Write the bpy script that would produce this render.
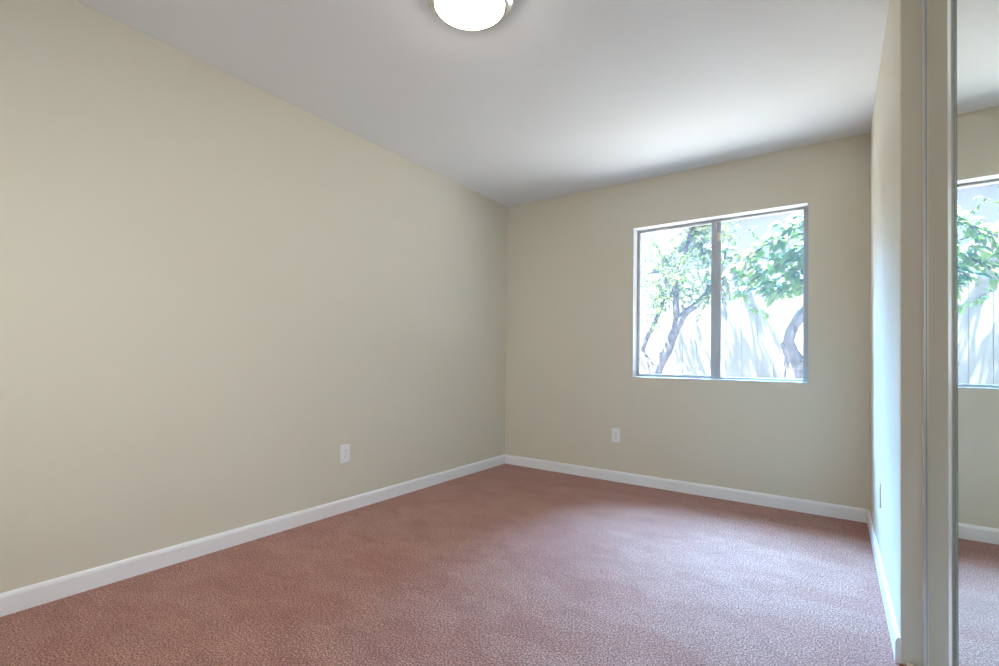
import bpy, bmesh, math, random
from mathutils import Vector, Matrix

for o in list(bpy.data.objects):
    bpy.data.objects.remove(o)
S = bpy.context.scene
COL = S.collection

# ------------------------------------------------------------------ camera
LENS_PX, CY = 478.49, 351.26
cd = bpy.data.cameras.new('camera')
cam = bpy.data.objects.new('camera', cd)
COL.objects.link(cam)
cd.sensor_fit = 'HORIZONTAL'
cd.sensor_width = 36.0
cd.lens = 36.0 * LENS_PX / 999.0
cd.shift_y = (CY - 333.0) / 999.0
cd.clip_start = 0.02
cR = Vector((0.81913271, 0.57346151, 0.01278659))
cU = Vector((-0.00120518, -0.02057099, 0.99978767))
cF = Vector((-0.57360278, 0.81897419, 0.01615925))
cam.matrix_world = Matrix(((cR.x, cU.x, -cF.x, 0), (cR.y, cU.y, -cF.y, 0), (cR.z, cU.z, -cF.z, 0.9875), (0, 0, 0, 1)))
S.camera = cam

# ------------------------------------------------------------------ view, world, sun, lights
S.view_settings.view_transform = 'Standard'
S.view_settings.look = 'None'
S.view_settings.exposure = 0.36
S.view_settings.gamma = 1.0
S.view_settings.use_curve_mapping = False

SKY_BASE = 1.2
SKY_BRIGHT = 120.0
SUN = 88.0
LAMP = 26.0
REAR_W = 9.6
W = bpy.data.worlds.new('sky')
S.world = W
W.use_nodes = True
nt = W.node_tree
nt.nodes.clear()
wo = nt.nodes.new('ShaderNodeOutputWorld')
bg = nt.nodes.new('ShaderNodeBackground')
tc = nt.nodes.new('ShaderNodeTexCoord')
dot = nt.nodes.new('ShaderNodeVectorMath')
dot.operation = 'DOT_PRODUCT'
dot.inputs[1].default_value = Vector((-0.25, 0.70, 0.669)).normalized()
mr = nt.nodes.new('ShaderNodeMapRange')
mr.interpolation_type = 'SMOOTHSTEP'
mr.inputs[1].default_value = 0.880
mr.inputs[2].default_value = 0.950
mr.inputs[3].default_value = SKY_BASE
mr.inputs[4].default_value = SKY_BRIGHT
mx = nt.nodes.new('ShaderNodeMix')
mx.data_type = 'RGBA'
mx.inputs[6].default_value = (0.86, 0.93, 1.0, 1)
mx.inputs[7].default_value = (0.23, 0.54, 1.0, 1)
mr2 = nt.nodes.new('ShaderNodeMapRange')
mr2.inputs[1].default_value = 0.86
mr2.inputs[2].default_value = 0.92
L = nt.links.new
L(tc.outputs['Generated'], dot.inputs[0])
L(dot.outputs['Value'], mr.inputs[0])
L(dot.outputs['Value'], mr2.inputs[0])
L(mr2.outputs[0], mx.inputs[0])
L(mx.outputs[2], bg.inputs[0])
L(mr.outputs[0], bg.inputs[1])
L(bg.outputs[0], wo.inputs[0])

sl = bpy.data.lights.new('sun', 'SUN')
sl.energy = SUN
sl.angle = math.radians(0.6)
sl.color = (1.0, 0.98, 0.96)
sun = bpy.data.objects.new('sun', sl)
COL.objects.link(sun)
sun.rotation_euler = Vector((-0.25, -0.14, 0.95)).to_track_quat('Z', 'Y').to_euler()
sun.location = (-3, -3, 9)

# unseen fill light, added behind the camera to brighten the room
al = bpy.data.lights.new('rear_fill_light', 'AREA')
al.shape = 'RECTANGLE'
al.size, al.size_y = 1.1, 1.2
al.spread = math.radians(105)
al.energy = REAR_W
al.color = (0.95, 0.98, 1.0)
alo = bpy.data.objects.new('rear_fill_light', al)
COL.objects.link(alo)
alo.location = (-0.95, -0.86, 1.45)
alo.rotation_euler = Vector((0.55, -0.83, 0.30)).to_track_quat('Z', 'Y').to_euler()

# portal that guides the sky light through the window seen in the photo
pl = bpy.data.lights.new('window_portal', 'AREA')
pl.shape = 'RECTANGLE'
pl.size, pl.size_y = 1.20, 1.21
pl.cycles.is_portal = True
plo = bpy.data.objects.new('window_portal', pl)
COL.objects.link(plo)
plo.location = (-0.737, 3.935, 1.457)
plo.rotation_euler = Vector((0, 1, 0)).to_track_quat('Z', 'Y').to_euler()

# ------------------------------------------------------------------ materials
def mat(name, color=(0.8, 0.8, 0.8), rough=0.5, metal=0.0, spec=0.5, **kw):
    m = bpy.data.materials.new(name)
    m.use_nodes = True
    b = m.node_tree.nodes['Principled BSDF']
    b.inputs['Base Color'].default_value = (*color, 1)
    b.inputs['Roughness'].default_value = rough
    b.inputs['Metallic'].default_value = metal
    b.inputs['Specular IOR Level'].default_value = spec
    for k, v in kw.items():
        b.inputs[k].default_value = v
    return m

def noise(m, scale, detail=3.0, rough=0.5, stretch=None):
    n = m.node_tree.nodes
    g = n.new('ShaderNodeNewGeometry')
    t = n.new('ShaderNodeTexNoise')
    t.inputs['Scale'].default_value = scale
    t.inputs['Detail'].default_value = detail
    t.inputs['Roughness'].default_value = rough
    src = g.outputs['Position']
    if stretch:
        mp = n.new('ShaderNodeMapping')
        mp.inputs['Rotation'].default_value = stretch[0]
        mp.inputs['Scale'].default_value = stretch[1]
        m.node_tree.links.new(src, mp.inputs[0])
        src = mp.outputs[0]
    m.node_tree.links.new(src, t.inputs['Vector'])
    return t.outputs['Fac']

def ramp(m, fac, stops):
    r = m.node_tree.nodes.new('ShaderNodeValToRGB')
    e = r.color_ramp.elements
    while len(e) < len(stops):
        e.new(0.5)
    for el, (p, c) in zip(e, stops):
        el.position = p
        el.color = (*c, 1)
    m.node_tree.links.new(fac, r.inputs[0])
    return r.outputs[0]

def mixc(m, mode, fac, a, b):
    x = m.node_tree.nodes.new('ShaderNodeMix')
    x.data_type = 'RGBA'
    x.blend_type = mode
    x.inputs[0].default_value = fac
    m.node_tree.links.new(a, x.inputs[6])
    m.node_tree.links.new(b, x.inputs[7])
    return x.outputs[2]

def bump(m, fac, strength, dist):
    b = m.node_tree.nodes.new('ShaderNodeBump')
    b.inputs['Strength'].default_value = strength
    b.inputs['Distance'].default_value = dist
    m.node_tree.links.new(fac, b.inputs['Height'])
    m.node_tree.links.new(b.outputs[0], m.node_tree.nodes['Principled BSDF'].inputs['Normal'])

def setcol(m, out):
    m.node_tree.links.new(out, m.node_tree.nodes['Principled BSDF'].inputs['Base Color'])

M = {}
M['wall'] = mat('cream_wall_paint', (0.725, 0.665, 0.54), 0.55, spec=0.3)
bump(M['wall'], noise(M['wall'], 140, 3), 0.12, 0.002)
M['ceiling'] = mat('white_ceiling_paint', (0.86, 0.86, 0.86), 0.75, spec=0.2)
bump(M['ceiling'], noise(M['ceiling'], 110, 3), 0.12, 0.002)
M['trim'] = mat('white_trim_paint', (0.90, 0.90, 0.90), 0.35)
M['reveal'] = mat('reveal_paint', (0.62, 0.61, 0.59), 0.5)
M['plate'] = mat('white_plastic', (0.90, 0.90, 0.90), 0.35)
M['slot'] = mat('grey_slot', (0.30, 0.30, 0.30), 0.6)
M['vinyl'] = mat('window_aluminium', (0.42, 0.43, 0.44), 0.4, metal=0.25)
M['latch'] = mat('beige_plastic', (0.70, 0.58, 0.45), 0.5)
M['chrome'] = mat('satin_metal', (0.75, 0.74, 0.72), 0.22, metal=1.0)
M['mirror_edge_reflection'] = mat('green_edge_reflection', (0.20, 0.27, 0.22), 0.15)  # dark reflection of the stile painted in, together with the glass edge
M['stile'] = mat('pale_door_frame', (0.80, 0.79, 0.76), 0.3, metal=0.5)
M['mirror'] = mat('mirror_glass', (0.86, 0.90, 0.87), 0.0, metal=1.0)
M['track'] = mat('track_metal', (0.70, 0.69, 0.66), 0.3, metal=0.9)
M['guide'] = mat('cream_plastic', (0.75, 0.68, 0.52), 0.5)

c = M['carpet'] = mat('mauve_brown_carpet', (0.3, 0.17, 0.14), 0.9, spec=0.1)
c.node_tree.nodes['Principled BSDF'].inputs['Sheen Weight'].default_value = 0.22
c.node_tree.nodes['Principled BSDF'].inputs['Sheen Roughness'].default_value = 0.45
c.node_tree.nodes['Principled BSDF'].inputs['Sheen Tint'].default_value = (0.9, 0.92, 1.0, 1)
fine = noise(c, 160, 6, 0.8)
base = ramp(c, fine, [(0.40, (0.11, 0.042, 0.029)), (0.5, (0.350, 0.150, 0.100)), (0.60, (0.76, 0.41, 0.31))])
nap = noise(c, 5.5, 7, 0.72, ((0, 0, 0.9), (1.0, 1.6, 1)))
base = mixc(c, 'MULTIPLY', 1.0, base, ramp(c, nap, [(0.35, (0.90, 0.86, 0.86)), (0.60, (1.06, 1.08, 1.09))]))
trod = noise(c, 1.7, 8, 0.68, ((0, 0, -0.5), (1.0, 1.8, 1)))   # trodden and brushed patches
base = mixc(c, 'MULTIPLY', 1.0, base, ramp(c, trod, [(0.47, (0.98, 0.92, 0.91)), (0.51, (1.04, 1.06, 1.07))]))
setcol(c, base)
bump(c, fine, 0.6, 0.006)

g = M['glass'] = bpy.data.materials.new('window_glass')
g.use_nodes = True
gn = g.node_tree
gn.nodes.clear()
go = gn.nodes.new('ShaderNodeOutputMaterial')
gm = gn.nodes.new('ShaderNodeMixShader')
gt = gn.nodes.new('ShaderNodeBsdfTransparent')
gt.inputs[0].default_value = (0.95, 0.97, 0.96, 1)
gg = gn.nodes.new('ShaderNodeBsdfGlossy')
gg.inputs['Roughness'].default_value = 0.0
gl = gn.nodes.new('ShaderNodeLayerWeight')
gl.inputs[0].default_value = 0.5
gp = gn.nodes.new('ShaderNodeMath')
gp.operation = 'POWER'
gp.inputs[1].default_value = 5.0
gf = gn.nodes.new('ShaderNodeMath')
gf.operation = 'MULTIPLY_ADD'
gf.inputs[1].default_value = 0.9
gf.inputs[2].default_value = 0.012
gn.links.new(gl.outputs['Facing'], gp.inputs[0])
gn.links.new(gp.outputs[0], gf.inputs[0])
gn.links.new(gf.outputs[0], gm.inputs[0])
gd = gn.nodes.new('ShaderNodeBsdfTranslucent')   # veil added to the glass for a hazy, bleached view outside
gd.inputs[0].default_value = (0.85, 0.85, 0.85, 1)
gv = gn.nodes.new('ShaderNodeMixShader')
gv.inputs[0].default_value = 0.012
gn.links.new(gt.outputs[0], gv.inputs[1])
gn.links.new(gd.outputs[0], gv.inputs[2])
gn.links.new(gv.outputs[0], gm.inputs[1])
gn.links.new(gg.outputs[0], gm.inputs[2])
gn.links.new(gm.outputs[0], go.inputs[0])

M['lamp_glass'] = mat('opal_lamp_glass', (0.9, 0.88, 0.85), 0.3)
b = M['lamp_glass'].node_tree.nodes['Principled BSDF']
b.inputs['Emission Color'].default_value = (1.0, 0.94, 0.87, 1)
b.inputs['Emission Strength'].default_value = LAMP

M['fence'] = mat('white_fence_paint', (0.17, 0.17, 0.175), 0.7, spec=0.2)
M['stucco'] = mat('pale_lavender_stucco', (0.30, 0.30, 0.34), 0.9, spec=0.1)
M['fascia'] = mat('white_fascia', (0.15, 0.15, 0.15), 0.6)
M['shingle'] = mat('pale_grey_shingle', (0.06, 0.06, 0.075), 0.9)
M['ground'] = mat('gravel_ground', (0.45, 0.42, 0.38), 0.95)
setcol(M['ground'], ramp(M['ground'], noise(M['ground'], 60, 4), [(0.3, (0.19, 0.188, 0.183)), (0.7, (0.265, 0.26, 0.252))]))
bk = M['bark'] = mat('pale_grey_bark', (0.4, 0.36, 0.38), 0.9, spec=0.1)
bn = noise(bk, 30, 4, 0.6, ((0, 0, 0), (1, 1, 0.35)))
setcol(bk, ramp(bk, bn, [(0.3, (0.035, 0.030, 0.034)), (0.7, (0.15, 0.132, 0.142))]))
bump(bk, bn, 0.6, 0.01)

def leaf_mat(name, c1, c2, trans):
    m = mat(name, c1, 0.5, spec=0.3)
    n = m.node_tree
    b = n.nodes['Principled BSDF']
    g = n.nodes.new('ShaderNodeNewGeometry')
    r = n.nodes.new('ShaderNodeValToRGB')
    r.color_ramp.elements[0].color = (*c1, 1)
    r.color_ramp.elements[1].color = (*c2, 1)
    n.links.new(g.outputs['Random Per Island'], r.inputs[0])
    n.links.new(r.outputs[0], b.inputs['Base Color'])
    t = n.nodes.new('ShaderNodeBsdfTranslucent')
    n.links.new(r.outputs[0], t.inputs[0])
    x = n.nodes.new('ShaderNodeMixShader')
    x.inputs[0].default_value = trans
    o = n.nodes['Material Output']
    n.links.new(b.outputs[0], x.inputs[1])
    n.links.new(t.outputs[0], x.inputs[2])
    n.links.new(x.outputs[0], o.inputs[0])
    return m
M['leaf_small'] = leaf_mat('small_leaves', (0.05, 0.11, 0.04), (0.18, 0.24, 0.05), 0.3)
M['leaf_broad'] = leaf_mat('broad_leaves', (0.06, 0.14, 0.05), (0.20, 0.30, 0.06), 0.3)

# ------------------------------------------------------------------ mesh helpers
def obj(name, bm, m, parent=None, smooth=False, kind=None):
    me = bpy.data.meshes.new(name)
    bmesh.ops.recalc_face_normals(bm, faces=bm.faces)
    bm.to_mesh(me)
    bm.free()
    if smooth:
        for p in me.polygons:
            p.use_smooth = True
    for x in (m if isinstance(m, list) else [m]):
        me.materials.append(x)
    o = bpy.data.objects.new(name, me)
    COL.objects.link(o)
    if parent:
        o.parent = parent
    if kind:
        o['kind'] = kind
    return o

def box(bm, x0, x1, y0, y1, z0, z1, bevel=0.0, seg=2):
    vs = [bm.verts.new((x, y, z)) for x in (x0, x1) for y in (y0, y1) for z in (z0, z1)]
    fs = [bm.faces.new([vs[i] for i in f]) for f in ((0, 1, 3, 2), (4, 6, 7, 5), (0, 4, 5, 1), (2, 3, 7, 6), (0, 2, 6, 4), (1, 5, 7, 3))]
    if bevel:
        es = list({e for f in fs for e in f.edges})
        bmesh.ops.bevel(bm, geom=es, offset=bevel, segments=seg, affect='EDGES', profile=0.5)

def bx(*a, **k):
    bm = bmesh.new()
    box(bm, *a, **k)
    return bm

def prism(bm, profile, path0, path1, axis):
    """profile: list of (u, z); extruded between path0 and path1 along axis; u is added along the other axis"""
    rings = []
    for t in (path0, path1):
        rings.append([bm.verts.new((t, u, z) if axis == 'x' else (u, t, z)) for u, z in profile])
    n = len(profile)
    for i in range(n):
        bm.faces.new((rings[0][i], rings[0][(i + 1) % n], rings[1][(i + 1) % n], rings[1][i]))
    bm.faces.new(rings[0])
    bm.faces.new(rings[1])

def lathe(bm, prof, seg=64):
    rings = []
    for r, z in prof:
        if r < 1e-6:
            rings.append([bm.verts.new((0, 0, z))])
        else:
            rings.append([bm.verts.new((r * math.cos(2 * math.pi * i / seg), r * math.sin(2 * math.pi * i / seg), z)) for i in range(seg)])
    for a, b_ in zip(rings, rings[1:]):
        for i in range(seg):
            j = (i + 1) % seg
            if len(a) == 1 and len(b_) == 1:
                continue
            if len(a) == 1:
                bm.faces.new((a[0], b_[i], b_[j]))
            elif len(b_) == 1:
                bm.faces.new((a[i], a[j], b_[0]))
            else:
                bm.faces.new((a[i], a[j], b_[j], b_[i]))

def tube(bm, pts, radii, n=10, jitter=0.0, rnd=None):
    pts = [Vector(p) for p in pts]
    up = Vector((0.3, 1, 0.1)).normalized()
    rings = []
    for i, p in enumerate(pts):
        d = (pts[min(i + 1, len(pts) - 1)] - pts[max(i - 1, 0)]).normalized()
        a = up.cross(d).normalized()
        b_ = d.cross(a)
        rings.append([bm.verts.new(p + (a * math.cos(2 * math.pi * k / n) + b_ * math.sin(2 * math.pi * k / n)) * radii[i]
                      * (1 + (rnd.uniform(-jitter, jitter) if rnd else 0))) for k in range(n)])
    for r0, r1 in zip(rings, rings[1:]):
        for k in range(n):
            bm.faces.new((r0[k], r0[(k + 1) % n], r1[(k + 1) % n], r1[k]))
    bm.faces.new(rings[0])
    bm.faces.new(rings[-1])

def smooth_path(pts, radii, sub=4):
    """Catmull-Rom through the joints"""
    P = [Vector(p) for p in pts]
    out, ro = [], []
    for i in range(len(P) - 1):
        p0, p1, p2, p3 = P[max(i - 1, 0)], P[i], P[i + 1], P[min(i + 2, len(P) - 1)]
        for s in range(sub):
            t = s / sub
            out.append(0.5 * ((2 * p1) + (p2 - p0) * t + (2 * p0 - 5 * p1 + 4 * p2 - p3) * t * t + (3 * p1 - p0 - 3 * p2 + p3) * t ** 3))
            ro.append(radii[i] * (1 - t) + radii[i + 1] * t)
    out.append(P[-1])
    ro.append(radii[-1])
    return out, ro

def thing(name, label, cat, loc=(0, 0, 0), group=None, kind=None):
    o = bpy.data.objects.new(name, None)
    COL.objects.link(o)
    o.location = loc
    o.empty_display_size = 0.1
    if label:
        o['label'] = label
        o['category'] = cat
    if group:
        o['group'] = group
    if kind:
        o['kind'] = kind
    return o

# ------------------------------------------------------------------ room shell
XL, XR, YB, YF, H = -2.5635, 0.179, 3.769, -0.77, 2.44
TB = 0.16                      # back wall thickness
Y1 = 2.067                     # where the right wall ends and the closet opening begins
Y0 = 0.24                      # the other end of the closet opening
XC = 0.95                      # back of the closet
WX0, WX1, WZ0, WZ1 = -1.333, -0.141, 0.855, 2.059

obj('floor', bx(XL - 0.12, XC + 0.1, YF - 0.12, YB + TB, -0.10, 0.0), M['carpet'], kind='structure')
obj('ceiling', bx(XL - 0.12, XC + 0.1, YF - 0.12, YB + TB, H, H + 0.12), M['ceiling'], kind='structure')
obj('wall_left', bx(XL - 0.12, XL, YF - 0.12, YB + TB, 0, H), M['wall'], kind='structure')

bm = bmesh.new()               # back wall with its window hole
box(bm, XL, WX0, YB, YB + TB, 0, H)
box(bm, WX1, XC, YB, YB + TB, 0, H)
box(bm, WX0, WX1, YB, YB + TB, 0, WZ0)
box(bm, WX0, WX1, YB, YB + TB, WZ1, H)
obj('wall_back', bm, M['wall'], kind='structure')
obj('wall_right', bx(XR, XR + 0.115, Y1, YB, 0, H, bevel=0.004), M['wall'], kind='structure')
bm = bmesh.new()               # wall beyond the closet, beside the camera
box(bm, XR, XR + 0.115, YF, Y0, 0, H)
obj('wall_right_near', bm, M['wall'], kind='structure')
bm = bmesh.new()               # inside of the closet
box(bm, XC, XC + 0.1, YF, YB, 0, H)
box(bm, XR + 0.115, XC, Y1 + 0.001, Y1 + 0.10, 0, H)
box(bm, XR + 0.115, XC, Y0 - 0.10, Y0 - 0.001, 0, H)
obj('wall_closet', bm, M['wall'], kind='structure')
RX0, RX1, RZ0, RZ1 = -1.75, -0.15, 0.75, 2.15
bm = bmesh.new()               # wall behind the camera, opened for an added window
box(bm, XL, RX0, YF - 0.12, YF, 0, H)
box(bm, RX1, XC, YF - 0.12, YF, 0, H)
box(bm, RX0, RX1, YF - 0.12, YF, 0, RZ0)
box(bm, RX0, RX1, YF - 0.12, YF, RZ1, H)
obj('wall_front', bm, M['wall'], kind='structure')
w2 = thing('added_rear_window', None, None, ((RX0 + RX1) / 2, YF - 0.06, RZ0), kind='structure')  # unseen window, added as a setting for the rear fill light
bm = bmesh.new()
hx, hz = (RX1 - RX0) / 2, RZ1 - RZ0
box(bm, -hx, hx, -0.055, -0.015, 0, 0.035)
box(bm, -hx, hx, -0.055, -0.015, hz - 0.035, hz)
for x in (-hx, -0.0175, hx - 0.035):
    box(bm, x, x + 0.035, -0.055, -0.015, 0.035, hz - 0.035)
obj('window_frame', bm, M['vinyl'], w2)
bm = bmesh.new()
box(bm, -hx + 0.03, hx - 0.03, -0.037, -0.033, 0.03, hz - 0.03)
obj('pane', bm, M['glass'], w2)

# eave over the back window, and an unseen rear eave added to block sun
obj('trim_1', bx(XL - 0.4, XC + 0.5, YB + TB, YB + TB + 0.25, H + 0.12, H + 0.26), M['fascia'], kind='structure')
obj('trim_2', bx(XL - 0.4, XC + 0.5, YF - 0.12 - 1.1, YF - 0.12, H + 0.02, H + 0.26), M['fascia'], kind='structure')
obj('roof', bx(XL - 0.4, XC + 0.5, YF - 0.12, YB + TB, H + 0.121, H + 0.26), M['shingle'], kind='structure')

# baseboards: flat face with an eased, slightly sloping top
BT, BH = 0.013, 0.084
def base_prof(u0, sgn):
    return [(u0, 0), (u0 + sgn * BT, 0), (u0 + sgn * BT, BH - 0.016), (u0 + sgn * (BT - 0.003), BH - 0.006), (u0 + sgn * 0.005, BH), (u0, BH)]
bm = bmesh.new(); prism(bm, base_prof(XL, 1), YF, YB, 'y'); obj('baseboard_left', bm, M['trim'], kind='structure')
bm = bmesh.new(); prism(bm, base_prof(YB, -1), XL + BT, XR - BT, 'x'); obj('baseboard_back', bm, M['trim'], kind='structure')
bm = bmesh.new(); prism(bm, base_prof(XR, -1), Y1 + 0.004, YB, 'y'); obj('baseboard_right', bm, M['trim'], kind='structure')

# window in the back wall: white painted reveal, aluminium slider, two panes
w1 = thing('window_1', None, None, ((WX0 + WX1) / 2, YB, WZ0), kind='structure')
wx, wz = (WX1 - WX0) / 2, WZ1 - WZ0
bm = bmesh.new()
e, d0, d1 = 0.004, -0.003, 0.085
box(bm, -wx, wx, d0, d1, wz - e, wz)
box(bm, -wx, wx, d0, d1, 0, e)
box(bm, -wx, -wx + e, d0, d1, e, wz - e)
box(bm, wx - e, wx, d0, d1, e, wz - e)
obj('window_reveal', bm, M['reveal'], w1)
bm = bmesh.new()
fw = 0.020
f0, f1 = 0.085, 0.135
box(bm, -wx, wx, f0, f1, wz - fw, wz, bevel=0.002)
box(bm, -wx, wx, f0, f1, 0, fw, bevel=0.002)
box(bm, -wx, -wx + fw, f0, f1, fw, wz - fw, bevel=0.002)
box(bm, wx - fw - 0.014, wx, f0, f1, fw, wz - fw, bevel=0.002)
obj('window_frame', bm, M['vinyl'], w1)
mxc = -0.733 + 0.737           # meeting stile of the two sashes, local x
bm = bmesh.new()               # left, sliding sash (inner)
s0, s1 = 0.090, 0.108
box(bm, -wx + fw, mxc + 0.004, s0, s1, wz - fw - 0.006, wz - fw + 0.002)
box(bm, -wx + fw, mxc + 0.004, s0, s1, fw - 0.002, fw + 0.006)
box(bm, -wx + fw - 0.002, -wx + fw + 0.005, s0, s1, fw + 0.006, wz - fw - 0.006)
box(bm, mxc - 0.030, mxc + 0.004, s0, s1, fw + 0.006, wz - fw - 0.006, bevel=0.002)
sash = obj('sash', bm, M['vinyl'], w1)
bm = bmesh.new(); box(bm, -wx + fw, mxc - 0.02, 0.098, 0.101, fw, wz - fw); obj('pane', bm, M['glass'], sash)
bm = bmesh.new()               # right, fixed light with its stile
box(bm, mxc - 0.004, mxc + 0.034, 0.112, 0.130, fw, wz - fw, bevel=0.002)
fix = obj('fixed_stile', bm, M['vinyl'], w1)
bm = bmesh.new(); box(bm, mxc + 0.02, wx - 0.02, 0.120, 0.123, fw - 0.004, wz - fw + 0.004); obj('pane', bm, M['glass'], fix)
lt = obj('sash_latch', bx(mxc + 0.010, mxc + 0.030, 0.092, 0.1125, 1.925 - WZ0 - 0.03, 1.925 - WZ0 + 0.03, bevel=0.003), M['latch'], w1)
lt['label'] = 'beige latch on the meeting stile'

# ------------------------------------------------------------------ mirrored closet doors
def closet_door(label, xm, s, y_near, y_far, stile, depth, bevel):  # bevel: width of the painted reflection strip beside the far stile
    """xm: mirror plane, s: how far the frame stands proud of it"""
    t = thing('closet_door', label, 'closet door', (xm, (y_near + y_far) / 2, 0.012), 'sliding mirror doors of the closet')
    h = (y_far - y_near) / 2
    top = H - 0.03 - 0.012
    m_ = obj('mirror', bx(0, 0.005, -h + 0.01, h - 0.01, 0.015, top - 0.015), M['mirror'], t)
    obj('mirror_edge_reflection', bx(-0.0004, 0.0045, h - stile - bevel, h - stile - 0.0005, 0.03, top - 0.03), M['mirror_edge_reflection'], t)  # strip laid on the mirror: its edge plus the stile's painted reflection
    for a, b_ in ((h - stile, h), (-h, -h + stile)):
        obj('stile', bx(-s, depth, a, b_, 0, top, bevel=0.0012), M['stile'], t)
    obj('rail', bx(-s, depth, -h + stile, h - stile, top - 0.03, top), M['stile'], t)
    obj('rail', bx(-s, depth, -h + stile, h - stile, 0, 0.03), M['stile'], t)
    return t
closet_door('front mirrored sliding closet door reflecting the window and the foliage', 0.195, 0.0047, 0.27, 1.329, 0.034, 0.017, 0.028)
closet_door('rear mirrored sliding closet door against the beige jamb, mostly hidden behind the front one', 0.2395, 0.006, 1.02, 2.065, 0.037, 0.017, 0.006)
ft = obj('floor_track', bx(0.187, 0.262, Y0 + 0.002, Y1 - 0.035, 0.0, 0.010, bevel=0.002), M['track'])
ft['label'] = 'metal floor track under the mirrored closet doors'
ft['category'] = 'track'
gd_ = obj('door_guide', bx(0.194, 0.212, Y1 - 0.033, Y1 - 0.004, 0.0, 0.016, bevel=0.002), M['guide'], ft)
gd_['label'] = 'cream plastic guide at the jamb'
bm = bmesh.new()
box(bm, 0.186, 0.264, Y0 + 0.002, Y1 - 0.002, H - 0.008, H - 0.0005)
box(bm, 0.184, 0.187, Y0 + 0.002, Y1 - 0.002, H - 0.045, H - 0.0005)
ht = obj('header_track', bm, M['track'])
ht['label'] = 'metal header track at the ceiling above the mirrored closet doors'
ht['category'] = 'track'

# ------------------------------------------------------------------ electrical outlets
def outlet(label, loc, rz):
    t = thing('electrical_outlet', label, 'outlet', loc, 'duplex outlets low on the walls')
    t.rotation_euler = (0, 0, rz)           # local -Y points into the room
    obj('cover_plate', bx(-0.035, 0.035, -0.006, 0, -0.0575, 0.0575, bevel=0.0025), M['plate'], t)
    for z in (0.0195, -0.0195):
        bm = bmesh.new()
        box(bm, -0.0165, 0.0165, -0.0070, -0.005, z - 0.014, z + 0.014, bevel=0.0006)
        r = obj('receptacle', bm, M['plate'], t)
        bm = bmesh.new()
        box(bm, -0.0075, -0.0050, -0.0073, -0.0066, z - 0.002, z + 0.007)
        box(bm, 0.0050, 0.0075, -0.0073, -0.0066, z - 0.002, z + 0.006)
        box(bm, -0.002, 0.002, -0.0073, -0.0066, z - 0.009, z - 0.005)
        obj('slots', bm, M['slot'], r)
    bm = bmesh.new()
    lathe(bm, [(0, -0.001), (0.003, -0.001), (0.003, 0.001), (0, 0.0016)], 12)
    bmesh.ops.rotate(bm, verts=bm.verts, matrix=Matrix.Rotation(math.radians(90), 3, 'X'))
    bmesh.ops.translate(bm, verts=bm.verts, vec=(0, -0.0065, 0))
    obj('screw', bm, M['chrome'], t)
    return t
outlet('white duplex outlet low on the long left wall', (XL, 1.952, 0.371), math.radians(90))
outlet('white duplex outlet on the back wall below the window', (-1.465, YB, 0.376), 0)
outlet('white duplex outlet seen edge-on on the narrow right wall', (XR, 2.91, 0.370), math.radians(-90))

# ------------------------------------------------------------------ ceiling light
cl = thing('ceiling_light', 'round flush-mount ceiling light with a glowing opal glass dome', 'ceiling light', (-1.205, 1.481, H))
bm = bmesh.new()
lathe(bm, [(0, 0), (0.172, 0), (0.175, -0.004), (0.173, -0.013), (0.156, -0.021), (0.153, -0.030), (0.149, -0.0335), (0.1405, -0.0335), (0.1405, -0.026), (0, -0.026)], 72)
obj('base_pan', bm, M['chrome'], cl, smooth=False)
bm = bmesh.new()
dep, rr = 0.056, 0.140         # a spherical cap of opal glass
Rc = (rr * rr + dep * dep) / (2 * dep)
th = math.asin(rr / Rc)
lathe(bm, [(rr, -0.027)] + [(Rc * math.sin(th * (1 - i / 16)), -0.030 - (Rc * math.cos(th * (1 - i / 16)) - (Rc - dep))) for i in range(17)], 72)
obj('glass_dome', bm, M['lamp_glass'], cl, smooth=True)

# ------------------------------------------------------------------ outside the window
obj('ground', bx(-14, 14, YB + TB, 26, -0.30, -0.15), M['ground'], kind='structure')
fn = thing('wooden_fence', 'tall white board fence behind the two trees outside the window', 'fence', (0, 8.0, -0.15))
bm = bmesh.new()
pitch = 0.213
x0 = -2.642 - 16 * pitch
for k in range(44):
    box(bm, x0 + k * pitch + 0.003, x0 + (k + 1) * pitch - 0.003, 0, 0.020, 0.02, 2.59, bevel=0.002, seg=1)
box(bm, x0, x0 + 44 * pitch, 0.008, 0.024, 0.02, 2.58)
obj('board_panel', bm, M['fence'], fn)
for z in (0.4, 1.3, 2.2):
    obj('rail', bx(x0, x0 + 44 * pitch, 0.024, 0.062, z, z + 0.09), M['fence'], fn)
for px in (-5.9, -3.5, -1.1, 1.3, 3.2):
    obj('post', bx(px - 0.045, px + 0.045, 0.063, 0.153, 0, 2.5), M['fence'], fn)

hs = thing('neighbor_house', 'pale gable wall of the house rising beyond the white fence', 'house', (0, 13.0, -0.15))
RX_, RZ_, EX_, EZ_ = -0.50, 6.44, -4.60, 3.00       # ridge and left eave corner
bm = bmesh.new()
gp = [(EX_, 0), (2 * RX_ - EX_, 0), (2 * RX_ - EX_, EZ_), (RX_, RZ_), (EX_, EZ_)]
v0 = [bm.verts.new((a, 0, z)) for a, z in gp]
v1 = [bm.verts.new((a, 7, z)) for a, z in gp]
bm.faces.new(v0)
bm.faces.new(v1)
for i in range(5):
    bm.faces.new((v0[i], v0[(i + 1) % 5], v1[(i + 1) % 5], v1[i]))
obj('wall', bm, M['stucco'], hs)
def slab(q, y0, y1):
    bm = bmesh.new()
    pv = [[bm.verts.new((a, y, z)) for a, z in q] for y in (y0, y1)]
    for i in range(4):
        bm.faces.new((pv[0][i], pv[0][(i + 1) % 4], pv[1][(i + 1) % 4], pv[1][i]))
    bm.faces.new(pv[0])
    bm.faces.new(pv[1])
    return bm
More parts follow.
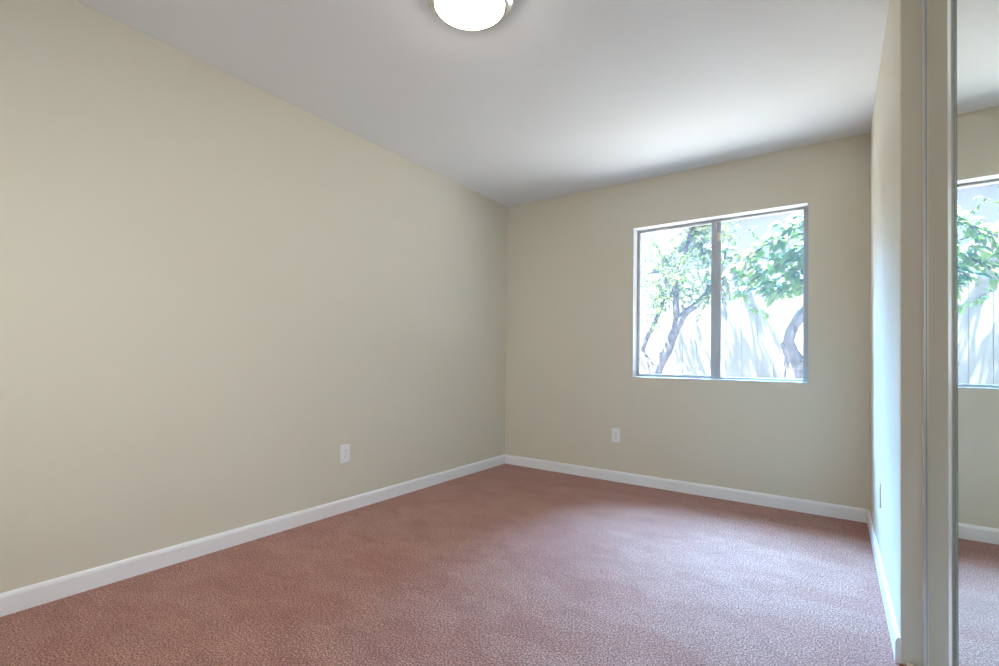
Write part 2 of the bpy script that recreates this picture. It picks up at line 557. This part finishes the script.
for sgn in (1, -1):
    q = [(a if sgn == 1 else 2 * RX_ - a, z) for a, z in [(EX_ - 0.3, EZ_ - 0.38), (RX_, RZ_ + 0.002), (RX_, RZ_ + 0.16), (EX_ - 0.4, EZ_ - 0.34)]]
    obj('roof_slope', slab(q, -0.70, 7.3), M['shingle'], hs)
    q = [(a if sgn == 1 else 2 * RX_ - a, z) for a, z in [(EX_ - 0.3, EZ_ - 0.45), (RX_, RZ_ - 0.07), (RX_, RZ_ + 0.17), (EX_ - 0.41, EZ_ - 0.34)]]
    obj('rake_board', slab(q, -0.74, -0.701), M['fascia'], hs)

# ---- leaves
def leaf(bm, p, d, n, length, width, fold=0.25, broad=False):
    d = d.normalized()
    s = d.cross(n).normalized()
    n = s.cross(d).normalized()
    if broad:
        prof = [(0.0, 0.0), (0.10, 0.34), (0.30, 0.50), (0.42, 0.42), (0.55, 0.44), (0.78, 0.20), (1.0, 0.0)]
    else:
        prof = [(0.0, 0.0), (0.3, 0.46), (0.65, 0.36), (1.0, 0.0)]
    mid, lt_, rt_ = [], [], []
    for t, w in prof:
        droop = -0.22 * t * t * length
        c0 = p + d * (t * length) + n * droop
        mid.append(bm.verts.new(c0))
        if 0 < w:
            lt_.append(bm.verts.new(c0 + s * (w * width) + n * (fold * w * width)))
            rt_.append(bm.verts.new(c0 - s * (w * width) + n * (fold * w * width)))
        else:
            lt_.append(None); rt_.append(None)
    for i in range(len(prof) - 1):
        for side in (lt_, rt_):
            vs = [mid[i], mid[i + 1]] + [v for v in (side[i + 1], side[i]) if v]
            bm.faces.new(vs)

def rvec(R):
    return Vector((R.gauss(0, 1), R.gauss(0, 1), R.gauss(0, 1))).normalized()

# ---- left tree: forked grey trunk, small leaves
R = random.Random(11)
lt = thing('small_leaved_tree', 'forked grey-barked tree with small leaves behind the left window pane', 'tree', (-2.231, 7.308, -0.15))
off = Vector((-2.231, 7.308, -0.15))
tb = bmesh.new()
lb = bmesh.new()
def limb(bm, pts, radii, n=12, jit=0.06, rnd=R):
    p, r = smooth_path([Vector(q) - off for q in pts], [1.54 * k for k in radii])
    tube(bm, p, r, n, jit, rnd)
    return p
limb(tb, [(-2.2, 7.354, -0.17), (-2.231, 7.323, 0.15), (-2.238, 7.308, 0.514), (-2.249, 7.308, 0.791)], [0.10, 0.085, 0.08, 0.062])
A = limb(tb, [(-2.238, 7.308, 0.576), (-2.285, 7.308, 0.807), (-2.377, 7.323, 0.976), (-2.457, 7.338, 1.122), (-2.389, 7.338, 1.308), (-2.268, 7.323, 1.536), (-2.178, 7.323, 1.73), (-2.135, 7.354, 1.864), (-2.092, 7.385, 2.161), (-2.154, 7.462, 2.545)],
         [0.055, 0.056, 0.050, 0.036, 0.026, 0.021, 0.018, 0.014, 0.010, 0.005])
limb(tb, [(-2.446, 7.338, 1.099), (-2.5, 7.338, 1.222), (-2.554, 7.323, 1.361), (-2.615, 7.277, 1.653), (-2.677, 7.231, 2.084)], [0.030, 0.022, 0.016, 0.012, 0.006])
B = limb(tb, [(-2.238, 7.308, 0.607), (-2.2, 7.308, 0.853), (-2.042, 7.292, 1.154), (-1.955, 7.292, 1.393), (-1.898, 7.292, 1.525), (-1.792, 7.308, 1.707), (-1.692, 7.323, 1.776), (-1.594, 7.338, 1.877), (-1.523, 7.354, 1.961), (-1.431, 7.385, 2.138), (-1.323, 7.385, 2.361), (-1.231, 7.354, 2.668)],
         [0.060, 0.050, 0.044, 0.040, 0.040, 0.033, 0.030, 0.027, 0.024, 0.019, 0.014, 0.008])
C_ = limb(tb, [(-1.942, 7.292, 1.453), (-1.912, 7.277, 1.653), (-1.923, 7.262, 1.897), (-1.917, 7.231, 2.194), (-1.825, 7.215, 2.453), (-1.769, 7.2, 2.622), (-1.708, 7.2, 2.893), (-1.677, 7.215, 3.237), (-1.738, 7.262, 3.699)],
          [0.030, 0.029, 0.028, 0.026, 0.022, 0.019, 0.015, 0.011, 0.006])
for p_, q_ in (((-1.792, 7.262, 1.684), (-1.831, 7.246, 1.822)), ((-2.092, 7.262, 1.007), (-2.146, 7.231, 1.114)), ((-2, 7.262, 1.191), (-2.054, 7.231, 1.268))):
    limb(tb, [p_, [(a + b_) / 2 for a, b_ in zip(p_, q_)], q_], [0.016, 0.014, 0.011], 8)
def twig(start, d, length, nleaf, ls, seg=5, bm_t=tb, bm_l=lb, sag=-0.1):
    p = Vector(start)
    pts = [p.copy()]
    for i in range(seg):
        d = (d + rvec(R) * 0.28 + Vector((0, 0, sag))).normalized()
        p = p + d * (length / seg)
        p.y = min(p.y, 7.86)
        pts.append(p.copy())
    tube(bm_t, [q - off for q in pts], [0.006 * (1 - 0.7 * i / seg) for i in range(seg + 1)], 5)
    for k in range(nleaf):
        t = R.uniform(0.15, 1) * seg
        i = min(int(t), seg - 1)
        q = pts[i].lerp(pts[i + 1], t - i)
        ld = (rvec(R) + d * 0.5 + Vector((0, 0, -0.25))).normalized()
        nn = (Vector((R.gauss(0, .5), R.gauss(-.2, .5), 1))).normalized()
        if abs(ld.dot(nn)) > 0.95:
            continue
        leaf(bm_l, q - off, ld, nn, ls * R.uniform(0.7, 1.25), ls * R.uniform(0.35, 0.5))
    return pts
def spray(spine, i0, i1, n, length, nleaf, ls, bias, sag=-0.06):
    for k in range(n):
        s_ = spine[R.randint(i0, min(i1, len(spine) - 1))] + off
        d = (rvec(R) + Vector(bias)).normalized()
        pts = twig(s_, d, length * R.uniform(0.6, 1.2), nleaf, ls, sag=sag)
        for j in (2, 4):
            twig(pts[j], (rvec(R) + d * 0.8).normalized(), length * 0.5, nleaf // 2, ls, seg=4, sag=sag)
spray(A, 26, 40, 34, 0.55, 34, 0.048, (-0.3, 0, 0.35))
spray(C_, 10, 32, 56, 0.58, 34, 0.048, (0, 0, 0.35))
spray(B, 30, 44, 22, 0.48, 32, 0.05, (0.1, 0, 0.25))
# the part of the crown that leans over towards the fence
for cx, cy, cz in ((-1.615, 7.723, 2.776), (-1.415, 7.785, 3.007), (-1.692, 7.692, 3.314), (-1.477, 7.815, 3.468), (-1.354, 7.692, 2.668), (-1.877, 7.769, 3.191)):
    c0 = Vector((cx, cy, cz))
    s_ = C_[-9] + off
    limb(tb, [s_, s_.lerp(c0, 0.5) + Vector((0, 0, 0.05)), c0], [0.010, 0.008, 0.004], 7)
    for k in range(2):
        pts = twig(c0, (rvec(R) * Vector((1, 0.5, 1)) + Vector((0.1, 0, 0.1))).normalized(), 0.36, 26, 0.065)
        twig(pts[2], rvec(R), 0.22, 14, 0.065)
obj('trunk', tb, M['bark'], lt, smooth=True)
fl = obj('foliage', lb, M['leaf_small'], lt)
fl['label'] = 'small pale green leaves'

# ---- right tree: knobbly trunk at the window's edge, broad leaves
R = random.Random(5)
off = Vector((-0.385, 7.231, -0.15))
rt = thing('broad_leaved_tree', 'broad-leaved tree with a knobbly crooked trunk at the right edge of the window', 'tree', off)
tb = bmesh.new()
lb = bmesh.new()
limb(tb, [(-0.338, 7.262, -0.17), (-0.369, 7.246, 0.225), (-0.408, 7.231, 0.699), (-0.415, 7.231, 0.976), (-0.469, 7.231, 1.161), (-0.489, 7.231, 1.253), (-0.462, 7.231, 1.391), (-0.392, 7.231, 1.53), (-0.308, 7.231, 1.653), (-0.092, 7.231, 1.93), (0.077, 7.231, 2.314), (0.123, 7.2, 2.699)],
     [0.12, 0.095, 0.085, 0.075, 0.055, 0.042, 0.038, 0.040, 0.042, 0.04, 0.035, 0.02], 14, 0.14, R)
limb(tb, [(-0.446, 7.2, 1.099), (-0.354, 7.185, 1.007), (-0.262, 7.2, 1.038), (-0.092, 7.231, 1.237), (0.092, 7.292, 1.622)], [0.03, 0.03, 0.028, 0.024, 0.015], 10, 0.1, R)
limb(tb, [(-0.508, 7.215, 1.161), (-0.546, 7.2, 1.199), (-0.562, 7.185, 1.237)], [0.03, 0.024, 0.014], 8, 0.1, R)
def bough(pts, nl, ls, spread=0.15, r0=0.018):
    p, r = smooth_path([Vector(q) for q in pts], [r0 * (1 - 0.75 * i / (len(pts) - 1)) for i in range(len(pts))])
    tube(tb, [q - off for q in p], r, 6)
    for k in range(nl):
        t = R.uniform(0.2, 1.0) * (len(p) - 1)
        i = min(int(t), len(p) - 2)
        q = p[i].lerp(p[i + 1], t - i)
        d = ((p[i + 1] - p[i]).normalized() * 0.7 + Vector((R.gauss(0, .7), R.gauss(0, .7), R.gauss(-0.25, .3)))).normalized()
        pet = q + d * R.uniform(0.02, spread)
        tube(tb, [q - off, pet - off], [0.003, 0.002], 4)
        nn = Vector((R.gauss(0, .35), R.gauss(-0.35, .35), 1)).normalized()
        if abs(d.dot(nn)) > 0.95:
            continue
        L_ = ls * R.uniform(0.65, 1.2)
        leaf(lb, pet - off, d, nn, L_, L_ * R.uniform(0.6, 0.8), 0.2, True)
bough([(0.077, 7.231, 2.314), (-0.231, 7.169, 2.438), (-0.538, 7.108, 2.391), (-0.846, 7.077, 2.237)], 85, 0.13)
bough([(0.077, 7.231, 2.237), (-0.231, 7.2, 2.237), (-0.508, 7.169, 2.145), (-0.769, 7.138, 1.991)], 85, 0.13)
bough([(0, 7.231, 2.114), (-0.215, 7.231, 2.084), (-0.431, 7.231, 2.022), (-0.615, 7.231, 1.93)], 70, 0.124)
bough([(0.123, 7.2, 2.622), (-0.154, 7.138, 2.699), (-0.431, 7.077, 2.699), (-0.646, 7.046, 2.607)], 66, 0.124)
bough([(0.092, 7.231, 2.468), (-0.123, 7.292, 2.576), (-0.308, 7.354, 2.545), (-0.523, 7.385, 2.422)], 66, 0.124)
bough([(0.123, 7.169, 2.699), (-0.031, 7.077, 2.93), (-0.246, 7.015, 3.007)], 34, 0.114)
bough([(-0.646, 7.108, 2.33), (-0.892, 7.077, 2.391), (-1.138, 7.077, 2.514), (-1.292, 7.077, 2.545)], 34, 0.0881, 0.08, 0.009)
bough([(-0.692, 7.138, 2.084), (-0.923, 7.108, 2.114), (-1.108, 7.108, 2.237), (-1.262, 7.077, 2.299)], 30, 0.0881, 0.08, 0.009)
bough([(0.077, 7.231, 2.55), (-0.25, 7.15, 2.62), (-0.55, 7.10, 2.58), (-0.85, 7.05, 2.45), (-1.02, 7.02, 2.30)], 80, 0.13)
bough([(0.00, 7.231, 2.30), (-0.30, 7.18, 2.34), (-0.60, 7.12, 2.24), (-0.90, 7.08, 2.06), (-1.05, 7.06, 1.92)], 80, 0.13)
bough([(0.09, 7.20, 2.80), (-0.12, 7.12, 2.88), (-0.32, 7.06, 2.86), (-0.50, 7.02, 2.78)], 50, 0.13)
bough([(0.00, 7.231, 2.00), (-0.20, 7.18, 2.05), (-0.42, 7.14, 1.98), (-0.66, 7.12, 1.86)], 60, 0.13)
for k, (sx, sz) in enumerate(((0.10, 2.46), (0.2, 2.16), (0.3, 2.7), (0.25, 2.4))):
    bough([(0.077, 7.231, 2.314), (0.08 + 1.5 * sx, 7.20, sz), (0.38 + 1.5 * sx, 7.17, sz + 0.03)], 26, 0.18)
# thin drooping branch in front of the fence
bough([(-1.231, 7.108, 2.114), (-1.046, 7.092, 1.868), (-0.892, 7.077, 1.73), (-0.769, 7.077, 1.637), (-0.662, 7.077, 1.614)], 34, 0.07, 0.03, 0.006)
obj('trunk', tb, M['bark'], rt, smooth=True)
fl = obj('foliage', lb, M['leaf_broad'], rt)
fl['label'] = 'broad toothed green leaves'
